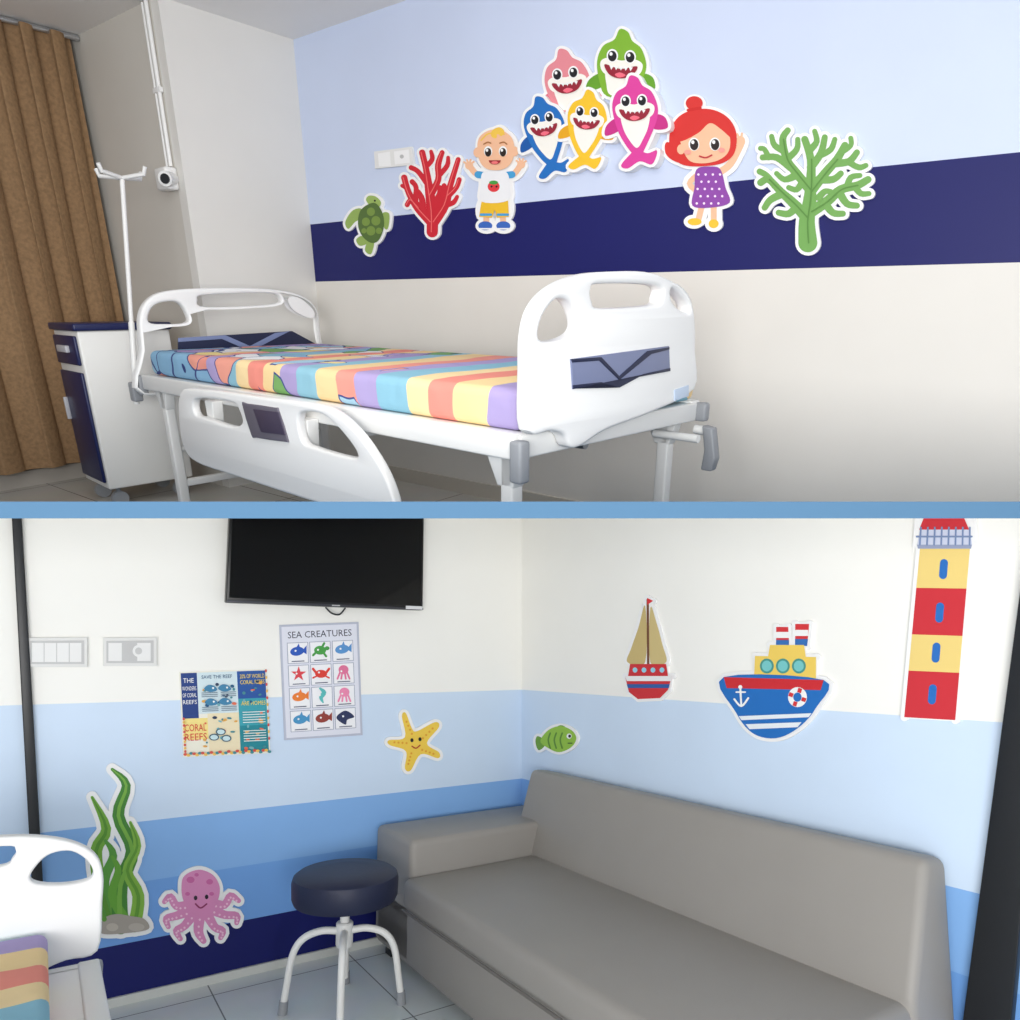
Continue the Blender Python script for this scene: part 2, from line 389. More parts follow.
bed('hospital_bed.001',bedB,'B',False);mattress('mattress.001',bedB,'B',.10)

# IV pole
b=Bld('iv_pole',bedT,'T')
P0=hit(bedT,136,394,0,-.085);P1=hit(bedT,122,178,0,-.085)
D=(P1-P0)
b.tube([P0-D*.05,P0+D*.35],.012,metal);b.tube([P0+D*.3,P1],.009,metal)
b.box((P0.x-.02,P0.y-.02,P0.z-.03),(P0.x+.025,P0.y+.02,P0.z+.05),grey,.008)
for dx,dy in((-.09,-.05),(.09,.05),(-.05,.09),(.05,-.09)):
    b.tube([P1,P1+Vector((dx,dy,.01)),P1+Vector((dx*1.1,dy*1.1,.035))],.008,metal)
b.done()
# bedside cabinet
CM=MT@Matrix.Translation((-.19,-1.18,0))@Matrix.Rotation(math.radians(-6),4,'Z')
b=Bld('bedside_cabinet',CM,'T')
cw,cd,ch=.33,.38,.80
blue=mat((28,35,80),.35)
b.box((0,0,.09),(cw,cd,ch-.03),mat((236,235,231),.35),.008)
b.box((-.012,-.015,ch-.03),(cw+.012,cd+.01,ch),blue,.008)
b.box((.02,-.014,.12),(cw-.02,0,.60),blue,.006)
b.box((.02,-.014,.63),(cw-.02,0,.75),blue,.006)
b.box((.10,-.03,.68),(cw-.10,-.012,.71),mat((190,190,195),.3),.005)
b.box((.03,-.03,.38),(.045,-.012,.48),mat((190,190,195),.3),.004)
for x in(.05,cw-.05):
    for y in(.05,cd-.05):
        b.tube([(x,y,.09),(x,y,.055)],.01,grey);b.tube([(x-.015,y,.035),(x+.015,y,.035)],.035,grey)
b.done()
# curtain
cm=mat((148,118,86),.9,noise=.08,scale=60,name='brown_curtain')
b=Bld('curtain',MT,'T');b2=bmesh.new();cols=[];n=260
ye=RY-.03
for i in range(n+1):
    y=ye-1.46+(1.46)*i/n;ph=y*40+1.6*math.sin(y*7);col=[]
    for j in range(9):
        z=.10+(2.03-.10)*j/8;a=.034*(1-.15*math.sin(z*3+y*4))
        col.append(b2.verts.new((CX+a*math.sin(ph+.35*math.sin(z*2)),y+.012*math.cos(ph*2),z)))
    cols.append(col)
for i in range(n):
    for j in range(8): b2.faces.new([cols[i][j],cols[i+1][j],cols[i+1][j+1],cols[i][j+1]])
b.merge(b2,cm);b.tube([(CX,-2.2,2.03),(CX,RY-.005,2.03)],.012,steel);b.done()
q=hit(MT,174,180,1,RY)
wy=RY
b=Bld('conduit_pipe',MT,'T');b.tube([(q.x+.012,wy-.012,q.z+.05),(q.x+.012,wy-.012,2.04)],.009,white);b.tube([(q.x-.018,wy-.012,q.z+.05),(q.x-.018,wy-.012,2.04)],.006,white)
b.box((q.x-.03,wy-.02,1.72),(q.x+.03,wy-.002,1.74),white,.003);b.done()
b=Bld('security_camera',MT,'T');b.box((q.x-.055,wy-.06,q.z-.045),(q.x+.045,wy-.002,q.z+.045),white,.012)
b.tube([(q.x+.02,wy-.02,q.z),(q.x+.07,wy-.08,q.z-.01)],.03,white);b.tube([(q.x+.068,wy-.075,q.z-.01),(q.x+.074,wy-.084,q.z-.01)],.02,dk);b.done()

# ================= upper wall stickers =================
def T_(name): return St(name,MT,'T',1,0,-1)
s=St('wall_switch',MT,'T',1,0,-1,th=.012)
s.poly([(376,152),(414,147),(416,165),(377,169)],(232,232,230),False,solid=True)
s.poly([(380,154),(392,152),(393,166),(381,167)],(246,246,246),False);s.poly([(396,152),(411,150),(412,163),(397,165)],(246,246,246),False)
s.ell(404,157,2,2,(190,190,190));s.done()
# turtle
s=T_('turtle_wall_sticker')
body=[(376,203),(384,212),(386,226),(381,240),(373,243),(364,236),(360,224),(363,210)]
fl=[[(363,209),(354,211),(347,222),(350,229),(357,222),(364,218)],[(384,214),(391,214),(390,228),(386,228)],[(364,236),(358,240),(362,246),(371,242)],[(376,241),(373,254),(367,251),(369,243)]]
hd=[(372,206),(368,200),(371,196),(378,197),(383,203),(379,209)]
s.base([('p',body)]+[('p',f) for f in fl]+[('p',hd)],5)
for f in fl: s.poly(f,(150,178,92))
s.poly(hd,(158,186,98));s.poly(body,(84,112,52))
s.up()
for (x,y,r) in((373,212,4),(368,222,4),(378,221,4.5),(373,231,4.5),(381,231,3),(366,231,2.5)): s.ell(x,y,r,r*1.05,(122,150,66),up=False)
s.ell(377,201,1,1,(20,20,20));s.done()
# red coral
s=T_('red_coral_wall_sticker')
R=[([(434,232),(434,212),(431,190),(428,170),(424,153)],[9,9,7,5,5]),([(433,222),(420,208),(411,194),(406,178)],[8,7,5,5]),([(421,208),(413,200),(409,205)],[5,4,4]),
   ([(436,222),(447,205),(452,186),(460,160)],[8,7,5,4]),([(450,196),(458,188),(461,180)],[5,4,4]),([(432,196),(440,180),(440,165),(444,153)],[6,5,5,4]),([(430,185),(420,172),(413,168)],[5,4,4]),
   ([(441,176),(449,166),(450,158)],[4,4,3]),([(433,208),(441,196),(442,188)],[6,5,4]),([(417,203),(418,188),(414,182)],[5,4,4]),([(427,168),(434,160),(433,152)],[4,4,3]),([(446,206),(455,203),(459,197)],[4,4,3]),
   ([(425,215),(424,200),(420,192)],[6,5,4]),([(440,212),(447,196),(446,186)],[6,5,4]),([(412,194),(408,188),(404,186)],[4,4,3])]
R=[(p,[x*1.25 for x in w]) for p,w in R]
s.base([('s',p,w) for p,w in R],5)
s.up()
for p,w in R: s.stroke(p,w,(210,36,52),up=False)
s.up()
for p,w in R[:6]: s.stroke([(x-.8,y) for x,y in p],1.0,(240,110,110),up=False)
s.done()
# boy
SK=(244,192,156)
s=T_('boy_character_wall_sticker')
head=[(480,150),(482,138),(492,131),(504,131),(514,138),(517,150),(514,163),(505,170),(491,170),(483,163)]
hair=[(494,137),(495,131),(502,128),(507,132),(504,137),(500,134),(499,139)]
shirt=[(485,173),(497,171),(509,173),(512,186),(510,201),(484,202),(483,186)]
la=[(487,176),(478,174),(472,167)];ra=[(508,176),(516,174),(522,166)]
shorts=[(484,200),(510,200),(511,217),(499,218),(497,210),(494,218),(481,217)]
s.base([('p',head),('p',hair),('p',shirt),('s',la,8),('s',ra,8),('p',shorts),('e',488,226,8,5),('e',505,226,8,5)],6)
s.stroke([(488,214),(488,224)],6,SK);s.stroke([(504,214),(505,224)],6,SK,up=False)
s.ell(487,226,7,4.5,(58,104,190));s.ell(505,226,7,4.5,(58,104,190),up=False);s.stroke([(481,229),(493,229)],1.5,WHITE);s.stroke([(499,229),(511,229)],1.5,WHITE,up=False)
s.stroke(la,6,SK);s.stroke(ra,6,SK,up=False);s.ell(471,166,4,4,SK,up=False);s.ell(523,165,4,4,SK,up=False)
for hx,hy,sg in((471,166,-1),(523,165,1)):
    for a in(-70,-35,0,35): 
        t=math.radians(-90+a*sg*1.0+sg*20);s.stroke([(hx,hy),(hx+6*math.cos(t),hy+6*math.sin(t))],2,SK,up=False)
s.stroke([(487,176),(480,175)],7,(70,160,214));s.stroke([(507,176),(514,175)],7,(70,160,214),up=False)
s.poly(shorts,(240,192,44),False);s.stroke([(483,215),(493,215)],2.5,(70,160,214));s.stroke([(500,215),(510,215)],2.5,(70,160,214),up=False)
s.poly(shirt,(240,241,244));s.ell(496,187,6,5.4,(226,58,66));s.ell(496,183,4.4,2,(70,160,70));s.ell(494,187,1,1,(20,20,20));s.ell(499,187,1,1,(20,20,20),up=False)
s.ell(480,153,4,5,SK);s.ell(517,152,4,5,SK,up=False)
s.poly(head,SK);s.poly(hair,(244,200,80));s.stroke([(484,141),(490,135),(497,134),(507,135)],1.5,(244,200,80))
for x in(491,506):
    s.ell(x,152,4.2,5.2,WHITE);s.ell(x,153,3.2,4.3,(40,28,24));s.ell(x-1,151,1.2,1.5,WHITE)
s.stroke([(487,145),(491,143),(494,144)],1.2,(170,110,60));s.stroke([(503,144),(507,143),(510,145)],1.2,(170,110,60),up=False)
s.ell(498,161,6,4.2,(160,40,48),a0=0,a1=180);s.ell(498,163.4,3.4,1.5,(238,120,120));s.done()
# sharks
s=T_('shark_family_wall_sticker')
def shark(cx,cy,k,rot,col,dark,tail=1,tx=0):
    r=math.radians(rot)
    def g(pts): return [(cx+k*(x*math.cos(r)-y*math.sin(r)),cy+k*(x*math.sin(r)+y*math.cos(r))) for x,y in pts]
    body=g([(-20,2),(-16,-11),(-7,-17),(-3,-26),(4,-24),(8,-17),(16,-11),(21,2),(20,14),(15,26),(9,38),(3,48),(-3,44),(-9,36),(-16,22)]) if tail else g([(-20,2),(-16,-11),(-7,-17),(-3,-26),(4,-24),(8,-17),(16,-11),(21,2),(19,14),(12,30),(-10,30),(-17,18)])
    fins=[g([(-17,12),(-26,18),(-27,27),(-14,22)]),g([(18,10),(27,12),(29,22),(16,22)])]
    tl=g([(0,40),(10,44),(19,42),(14,54),(3,51),(-8,57),(-14,54),(-5,44)])
    belly=g([(-12,8),(0,11),(13,8),(12,20),(7,31),(1,39),(-6,31),(-11,20)]) if tail else g([(-12,8),(0,11),(13,8),(12,20),(8,29),(-7,29),(-11,20)])
    sh=[('p',body)]+[('p',f) for f in fins]+([('p',tl)] if tail else [])
    s.base(sh,6)
    s.up(2)
    for f in fins: s.poly(f,dark)
    if tail: s.poly(tl,col)
    s.poly(body,col);s.poly(belly,(247,244,236))
    s.poly(g([(-17,2),(-10,-2),(0,0),(10,-2),(18,2),(15,11),(0,15),(-14,11)]),(247,244,236))
    for x in(-7.5,7.5):
        (ex,ey),=g([(x,-3.5)]);s.ell(ex,ey,4.8*k,5.6*k,WHITE);s.ell(ex,ey+.4,3.6*k,4.4*k,(24,22,30));s.ell(ex-1*k,ey-1.4*k,1.3*k,1.5*k,WHITE)
    s.poly(g([(-13,4),(0,7),(14,4),(10,12),(0,15),(-9,12)]),(150,30,52));s.poly(g([(-4,12),(0,10),(5,12),(0,14.4)]),(240,110,130))
    s.up()
    for x in(-9,-5,-1,3,7): s.poly(g([(x,4.7),(x+3.6,5.2),(x+1.8,8.4)]),WHITE,False,up=False)
s.up(0)
shark(568,78,1.1,-8,(230,140,150),(218,114,134),0)
shark(624,62,1.2,4,(128,180,50),(100,158,40),0)
shark(547,123,.98,-10,(30,110,190),(22,88,166))
shark(592,117,.96,6,(244,196,44),(232,168,28))
shark(640,107,1.1,-2,(220,64,156),(200,46,134))
s.done()
# girl
s=T_('girl_character_wall_sticker')
RH=(214,46,42)
hair=[(672,132),(680,118),(694,111),(712,110),(728,117),(737,130),(738,146),(733,158),(720,165),(695,167),(680,163),(672,150)]
pony=[(678,146),(668,143),(667,153),(673,160),(683,163),(685,152)]
dress=[(698,170),(712,167),(722,170),(727,188),(731,203),(712,208),(694,206),(696,188)]
arm=[(722,172),(732,164),(742,145)]
s.base([('p',hair),('e',696,105,8,7),('p',pony),('p',dress),('s',arm,9),('s',[(704,205),(700,220)],8),('s',[(716,205),(716,222)],8),('e',695,222,7,4),('e',715,224,6,5),('s',[(698,175),(690,184),(698,192)],7),('e',742,142,5,6)],6)
s.stroke([(704,203),(700,219)],6,SK);s.stroke([(715,203),(715,220)],6,SK,up=False)
s.ell(696,222,7,3.6,(240,196,54));s.ell(715,224,5,4.4,(240,196,54),up=False)
s.stroke(arm,7,SK);s.ell(742,142,4.5,5.5,SK,up=False);s.stroke([(699,175),(691,184),(699,192)],5.5,SK,up=False)
for a in(-60,-25,10): 
    t=math.radians(-90+a);s.stroke([(742,142),(742+8*math.cos(t),142+8*math.sin(t))],2.2,SK,up=False)
s.poly(dress,(142,70,166))
for i in range(5):
    for j in range(4):
        x=700+j*7.2+(i%2)*3.4-i*.4;y=175+i*7.2
        if x<726+(i-2)*1.4: s.ell(x,y,1.2,1.2,(248,226,250),up=(i+j==0))
s.poly(pony,RH);s.ell(696,104,8.5,7,RH,up=False);s.poly(hair,RH);s.stroke([(690,111),(702,109)],3,(206,34,30))
s.ell(683,150,4,5,SK)
s.poly([(682,140),(688,128),(700,126),(714,122),(727,127),(732,140),(730,153),(720,161),(704,164),(690,160)],SK)
s.poly([(681,142),(683,124),(698,115),(716,115),(730,124),(735,140),(724,131),(712,124),(700,134)],RH)
for x in(696,717):
    s.ell(x,145,5.4,6.6,WHITE);s.ell(x+.3,145.5,4.2,5.6,(38,26,26));s.ell(x-1,143,1.6,1.9,WHITE)
s.stroke([(702,157),(708,158.5),(714,156)],1.6,(190,50,60));s.ell(690,153,3.4,2.4,(244,160,150));s.ell(724,151,3.4,2.4,(244,160,150),up=False)
s.done()
# green coral
s=T_('green_coral_wall_sticker')
R=[([(809,243),(808,222),(811,200),(812,182),(812,160),(806,140)],[19,16,13,10,8,7]),
 ([(808,218),(795,204),(782,192),(770,180),(762,183)],[12,10,8,7,7]),([(812,212),(828,202),(842,190),(858,186),(869,180)],[12,10,9,8,7]),
 ([(811,190),(798,174),(788,160),(784,140),(789,131)],[10,9,8,7,6]),([(812,192),(826,174),(838,160),(846,146)],[10,9,8,7]),
 ([(792,168),(778,158),(764,158)],[8,7,6]),([(784,194),(772,200),(766,208)],[8,7,6]),([(776,186),(768,176),(761,172)],[7,6,6]),([(799,206),(790,214),(780,213)],[8,7,6]),
 ([(786,152),(776,146),(773,137)],[7,6,5]),([(788,160),(798,150),(799,140)],[7,6,5]),([(812,168),(822,154),(826,138)],[8,7,6]),([(822,156),(832,150),(836,140)],[6,6,5]),
 ([(836,164),(850,162),(858,153)],[8,7,6]),([(850,163),(860,168),(867,166)],[6,6,5]),([(840,192),(848,204),(858,206)],[8,7,6]),([(856,187),(862,194),(870,194)],[7,6,5]),
 ([(848,188),(852,178),(861,176)],[7,6,5]),([(826,203),(834,213),(844,214)],[8,7,6]),([(820,180),(834,180),(842,174)],[8,7,6]),([(797,176),(786,180),(778,174)],[8,6,5]),
 ([(804,182),(798,190),(790,188)],[7,6,5]),([(812,150),(818,142),(816,132)],[7,6,5]),([(770,158),(766,150),(762,149)],[6,5,5]),([(844,152),(852,146),(852,139)],[6,5,5]),([(820,198),(826,192),(832,192)],[7,6,5])]
s.base([('s',p,w) for p,w in R],6.5)
s.up()
for p,w in R: s.stroke(p,w,(116,168,86),up=False)
s.up()
for p,w in R[:5]: s.stroke([(x+1,y) for x,y in p[:-1]],1.6,(90,140,62),up=False)
s.done()

# ================= lower room: left wall =================
def L_(name,**k): return St(name,MB,'B',1,0,1,**k)
def R_(name,**k): return St(name,MB,'B',0,0,1,**k)
for i,(x0,x1,y0,y1) in enumerate([(27,87,638,667),(103,156,638,666)]):
    s=L_('wall_switch.%03d'%(i+1),th=.02)
    s.poly([(x0,y0),(x1,y0-.5),(x1,y1),(x0,y1)],(226,226,224),False,solid=True)
    s.poly([(x0+3,y0+3),(x1-3,y0+2.5),(x1-3,y1-3),(x0+3,y1-3)],(196,196,196),False)
    n=4 if i==0 else 3
    s.up()
    for k in range(n):
        a=x0+5+(x1-x0-10)*k/n;c=x0+5+(x1-x0-10)*(k+.93)/n
        if not(i==1 and k==1): s.poly([(a,y0+5),(c,y0+5),(c,y1-5),(a,y1-5)],(236,236,235),False,up=False)
    if i==1: s.ell(138,651,6,6,(236,236,235));s.ell(138,651,3.5,3.5,(200,200,200))
    s.done()
# coral reef poster
s=L_('coral_reef_poster',th=.006)
def bil(q,u,v): 
    a=[(q[0][k]*(1-u)+q[1][k]*u) for k in(0,1)];c=[(q[3][k]*(1-u)+q[2][k]*u) for k in(0,1)]
    return (a[0]*(1-v)+c[0]*v,a[1]*(1-v)+c[1]*v)
Q=[(179,672),(266,669),(270,753),(183,757)]
def cell(s,Q,u0,v0,u1,v1,c,up=False): s.poly([bil(Q,u0,v0),bil(Q,u1,v0),bil(Q,u1,v1),bil(Q,u0,v1)],c,False,up=up)
s.poly(Q,(240,238,226),False,solid=True);s.up()
cell(s,Q,.015,.015,.2,.55,(24,60,130));cell(s,Q,.2,.015,.66,.5,(214,232,238));cell(s,Q,.66,.015,.985,.34,(34,84,160));cell(s,Q,.66,.34,.985,.66,(54,160,176))
cell(s,Q,.66,.66,.985,.97,(24,136,150));cell(s,Q,.02,.55,.3,.8,(246,226,140));cell(s,Q,.3,.5,.66,.96,(240,226,190));cell(s,Q,.02,.8,.3,.96,(240,238,222))
s.text('THE',bil(Q,.04,.13),bil(Q,.16,.13),4.5,(248,248,248))
for v0,t in((.22,'WONDERS'),(.30,'OF CORAL'),(.38,'REEFS')): s.text(t,bil(Q,.025,v0),bil(Q,.185,v0),4,(248,248,248))
s.text('CORAL',bil(Q,.03,.70),bil(Q,.28,.70),7,(214,40,50));s.text('REEFS',bil(Q,.03,.81),bil(Q,.28,.81),7,(214,40,50))
s.text('20% OF WORLD',bil(Q,.69,.10),bil(Q,.97,.10),4,(250,220,90));s.text('CORAL REEFS',bil(Q,.69,.17),bil(Q,.97,.17),4,(250,220,90))
s.text('ARE HOMES',bil(Q,.69,.42),bil(Q,.97,.42),4,(250,220,90));s.text('SAVE THE REEF',bil(Q,.25,.09),bil(Q,.6,.09),3.5,(40,90,130))
s.up();pal=[(70,140,150),(226,110,80),(30,90,130),(226,170,80),(40,60,90),(120,180,190)]
for i in range(60):
    u=random.choice([random.uniform(.25,.62),random.uniform(.7,.96)]);v=random.choice([random.uniform(.14,.42),random.uniform(.5,.93)]);p=bil(Q,u,v)
    s.ell(p[0],p[1],random.uniform(1,2.6),random.uniform(.8,1.7),random.choice(pal),up=False,rot=random.uniform(-20,20))
for u,v in((.44,.72),(.36,.78),(.5,.8)): 
    p=bil(Q,u,v);s.ell(p[0],p[1],5,3.4,(50,90,110));s.ell(p[0],p[1],3.8,2.4,(200,225,230))
for u,v in((.34,.2),(.5,.2),(.34,.36),(.5,.36)):
    p=bil(Q,u,v);s.poly([(p[0]-6,p[1]+1),(p[0]-2,p[1]-3),(p[0]+4,p[1]-2),(p[0]+7,p[1]+2),(p[0],p[1]+4)],(60,130,170));s.ell(p[0]+3,p[1],1,1,WHITE,up=False)
for k in range(6):
    for (a,c2) in((.24,.42),(.46,.63)):
        v=.255+.022*(k%3)+(.17 if k>=3 else 0)
        s.stroke([bil(Q,a,v),bil(Q,c2,v)],.7,(110,130,150),up=(k==0))
for k in range(5): s.stroke([bil(Q,.7,.5+.03*k),bil(Q,.95,.5+.03*k)],.8,(236,244,240),up=(k==0));s.stroke([bil(Q,.7,.72+.03*k),bil(Q,.95,.72+.03*k)],.8,(236,244,240),up=False)
s.up()
for i in range(30):
    u=.02+.96*i/29;p=bil(Q,u,.965+.012*math.sin(i*2));s.ell(p[0],p[1],1.9,1.4,[(214,80,70),(236,190,90),(60,140,150)][i%3],up=False)
for i in range(11):
    p=bil(Q,.985,.02+.08*i);s.ell(p[0],p[1],1.0,1.6,[(214,80,70),(236,190,90)][i%2],up=False)
    p=bil(Q,.02,.55+.038*i);s.ell(p[0],p[1],1.2,1.4,[(214,80,70),(236,190,90)][i%2],up=False)
s.done()
# sea creatures chart
s=L_('sea_creatures_poster',th=.006)
Q=[(281,627),(356,624),(360,733),(286,738)]
s.poly([(279,625),(358,622),(362,735),(284,740)],(188,192,210),False,solid=True);s.poly(Q,(228,230,242),False)
s.text('SEA CREATURES',bil(Q,.08,.105),bil(Q,.93,.105),6.5,(30,34,62))
ccol=[[(40,90,190),(70,160,70),(90,150,210)],[(226,70,80),(226,60,50),(230,120,160)],[(240,130,50),(90,190,190),(240,140,180)],[(70,150,200),(150,60,50),(40,50,90)]]
s.up()
for r in range(4):
    for c in range(3):
        u0=.07+c*.30;v0=.15+r*.205;cell(s,Q,u0-.008,v0-.005,u0+.273,v0+.185,(150,156,180))
s.up()
for r in range(4):
    for c in range(3):
        u0=.07+c*.30;v0=.15+r*.205;cell(s,Q,u0,v0,u0+.265,v0+.18,(246,246,250))
s.up()
for r in range(4):
    for c in range(3):
        u0=.07+c*.30;v0=.15+r*.205;m=bil(Q,u0+.13,v0+.075);k=ccol[r][c];x,y=m
        t=(r*3+c)
        if t==3: s.poly([(x+ (8 if i%2==0 else 3)*math.sin(i*math.pi/5),y-(8 if i%2==0 else 3)*math.cos(i*math.pi/5)) for i in range(10)],k,False,up=False)
        elif t in(5,8):
            s.ell(x,y-2,5,4.5,k,up=False)
            for dx in(-4,-1.5,1.5,4): s.stroke([(x+dx*.8,y),(x+dx*1.5,y+7)],1.8,k,up=False)
        elif t==4:
            s.ell(x,y+1,6,4,k,up=False);s.stroke([(x-5,y),(x-8,y-4)],2.4,k,up=False);s.stroke([(x+5,y),(x+8,y-4)],2.4,k,up=False)
            s.stroke([(x-4,y+3),(x-8,y+5)],1.6,k,up=False);s.stroke([(x+4,y+3),(x+8,y+5)],1.6,k,up=False)
        elif t==1:
            s.ell(x,y,6,4.4,k,up=False);s.ell(x+7,y-2,2.4,2,k,up=False);s.stroke([(x+3,y+2),(x+6,y+6)],2.2,k,up=False);s.stroke([(x-4,y+2),(x-7,y+5)],2.2,k,up=False);s.stroke([(x+2,y-3),(x+4,y-7)],2.2,k,up=False)
        elif t==7: s.stroke([(x-2,y-7),(x+2,y-3),(x-1,y+2),(x+1,y+7)],[2,4.5,4,1.5],k,up=False)
        elif t==11:
            s.poly([(x-9,y+1),(x,y-6),(x+9,y),(x+2,y+3),(x,y+8)],k,up=False)
        else:
            s.ell(x-.5,y,7,4.4,k,up=False,rot=-10);s.poly([(x+4,y),(x+9,y-6),(x+9,y+3)],k,False,up=False);s.poly([(x-2,y-2),(x+1,y-8),(x+3,y-2)],k,False,up=False)
        p=bil(Q,u0+.05,v0+.165);q=bil(Q,u0+.21,v0+.165);s.stroke([p,q],1,(90,94,120),up=False)
s.up()
for r in range(4):
    for c in range(3):
        m=bil(Q,.07+c*.30+.10,.15+r*.205+.07);s.ell(m[0],m[1],1,1,(250,250,250),up=False)
s.done()
# starfish
s=L_('starfish_wall_sticker')
star=[(405,713),(411,728),(416,731),(434,722),(438,727),(426,743),(438,752),(437,758),(420,754),(410,770),(404,768),(405,751),(389,745),(388,740),(404,737),(401,716)]
s.base([('p',star)],6);s.poly(star,(244,206,80));s.up()
for p,q in(((405,720),(412,736)),((433,727),(420,740)),((434,754),(419,749)),((407,765),(411,751)),((392,742),(408,743))):
    for t in(.1,.35,.6,.85): s.ell(p[0]+(q[0]-p[0])*t,p[1]+(q[1]-p[1])*t,1.1,1.1,(232,164,50),up=False)
s.up();s.ell(411,740,1.6,2,(30,30,30),up=False);s.ell(419,739,1.6,2,(30,30,30),up=False);s.stroke([(411,746),(415,748),(419,745)],1.3,(180,60,40),up=False);s.done()
# seaweed
s=L_('seaweed_wall_sticker')
R=[([(112,925),(100,885),(96,850),(106,828),(92,797)],[16,14,12,10,3]),([(120,925),(120,885),(132,850),(118,815),(126,785),(112,769)],[17,15,13,12,9,3]),([(134,925),(138,895),(127,870),(137,845),(130,822)],[13,12,10,8,3]),([(106,915),(104,880),(113,855),(105,840)],[10,10,8,3]),([(126,920),(112,895),(118,870),(112,856)],[10,9,7,3])]
rock=[(100,928),(104,917),(116,913),(130,915),(144,918),(148,928),(126,932),(104,933)]
s.base([('s',p,w) for p,w in R]+[('p',rock)],9)
for i,(p,w) in enumerate(R): s.stroke(p,w,[(116,172,58),(66,134,48),(132,184,66),(86,154,58),(100,164,52)][i])
for i,(p,w) in enumerate(R[:3]):
    s.stroke(p,[x*.3 for x in w],[(86,146,44),(120,178,66),(98,156,50)][i])
s.poly(rock,(168,160,150));s.ell(112,926,6,4,(192,184,172));s.ell(136,926,8,4,(186,178,168),up=False);s.stroke([(104,918),(96,900),(99,912)],5,(90,150,50));s.done()
# octopus
s=L_('octopus_wall_sticker')
PK=(222,142,190)
hd=[(181,886),(184,875),(198,869),(212,874),(219,886),(217,900),(209,912),(191,912),(183,900)]
T=[([(188,905),(176,905),(170,896),(164,901)],[9,7,6,4]),([(190,910),(176,915),(166,918),(168,926)],[9,7,6,4]),([(194,912),(184,925),(176,930),(180,938)],[9,7,6,4]),([(200,912),(198,930),(203,940)],[9,8,5]),
   ([(206,912),(214,926),(222,930),(220,937)],[9,7,6,4]),([(210,908),(224,914),(236,915),(236,922)],[9,7,6,4]),([(212,903),(224,904),(230,895),(238,900)],[9,7,6,4])]
T=[(p,[x*1.2 for x in w]) for p,w in T]
s.base([('p',hd)]+[('s',p,w) for p,w in T],7)
s.up()
for p,w in T: s.stroke(p,w,PK,up=False)
s.up()
for p,w in T:
    for q in sm(p,3,False)[1:-1]: s.ell(q[0],q[1]+1.8,1.1,1.1,(246,200,224),up=False)
s.poly(hd,PK);s.up()
for x,y,r in((190,879,4),(196,874,2.2),(209,881,3.4),(211,893,2.4),(187,893,2.4)): s.ell(x,y,r,r*.8,(206,104,164),up=False)
s.up();s.ell(195,897,1.8,2.3,(40,24,40),up=False);s.ell(206,896,1.8,2.3,(40,24,40),up=False);s.stroke([(195,903),(200,907),(206,903)],1.6,(140,40,90),up=False);s.done()
# fish
s=R_('fish_wall_sticker')
fb=[(542,741),(550,730),(562,726),(573,730),(578,738),(573,747),(561,752),(550,748)]
tl=[(546,740),(539,736),(537,742),(540,750),(546,746)]
s.base([('p',fb),('p',tl)],5);s.poly(tl,(110,160,50));s.poly([(553,732),(562,725),(570,730),(562,733)],(110,160,50));s.poly(fb,(150,196,66));s.up()
for x in(552,558,564): s.stroke([(x,733),(x-2,740),(x,748)],1.6,(92,140,44),up=False)
s.ell(571,736,2.6,2.6,WHITE);s.ell(571.6,736,1.4,1.6,(20,20,20));s.stroke([(570,743),(574,743)],1,(40,80,30));s.done()
# sailboat
s=R_('sailboat_wall_sticker')
hull=[(627,676),(674,676),(670,690),(662,698),(640,699),(631,692)]
cab=[(632,664),(668,664),(670,676),(630,676)]
s1=[(647,606),(647,662),(629,662),(633,648),(640,628)];s2=[(652,608),(652,662),(668,662),(664,644),(658,622)]
flag=[(649,598),(655,601),(649,605)]
s.base([('p',hull,False),('p',cab,False),('p',s1),('p',s2),('s',[(649.5,600),(650,664)],3),('p',flag,False)],6)
s.poly(s1,(202,180,120));s.poly(s2,(208,188,130),up=False);s.stroke([(649.5,600),(650,666)],2.4,(120,76,50));s.poly(flag,(220,50,56),False)
s.poly(cab,(206,44,52),False);s.up()
for x in(637,646,655,664): s.ell(x,670,2.4,2.6,(150,210,230),up=False)
s.poly(hull,(206,44,52),False);s.poly([(627,676),(674,676),(673,681),(629,681)],(240,240,240),False);s.poly([(629,684),(672,684),(671,688),(630,688)],(40,90,160),False)
s.done()
# ship
s=R_('ship_wall_sticker')
hull=[(726,677),(826,680),(818,708),(800,728),(778,738),(755,733),(738,712)]
cab=[(757,656),(818,657),(818,681),(756,679)];up_=[(772,645),(806,645),(808,658),(770,657)]
f1=[(778,627),(790,627),(791,646),(778,646)];f2=[(797,624),(811,624),(809,646),(797,646)]
s.base([('p',hull),('p',cab,False),('p',up_,False),('p',f1,False),('p',f2,False)],7)
YL=(242,208,98)
for f in(f1,f2): s.poly(f,(214,50,56),False,up=(f is f1))
s.poly([(778,632),(791,632),(791,638),(778,638)],WHITE,False);s.poly([(797,630),(810,630),(810,636),(797,636)],WHITE,False,up=False)
s.poly([(778,640),(791,640),(791,646),(778,646)],(50,110,180),False);s.poly([(797,639),(810,639),(809,646),(797,646)],(50,110,180),False,up=False)
s.poly(up_,YL,False);s.poly(cab,YL,False,up=False)
for x in(769,785,801): s.ell(x,666,7,7.5,(70,150,140),up=(x==769))
for x in(769,785,801): s.ell(x,666,5,5.4,(120,200,200),up=(x==769))
s.poly(hull,(30,110,190))
s.poly([(726,677),(826,680),(823,690),(729,688)],(206,40,48),False)
s.poly([(741,716),(814,713),(811,717),(744,720)],(235,240,245),False);s.poly([(748,724),(804,722),(800,727),(752,729)],(235,240,245),False,up=False)
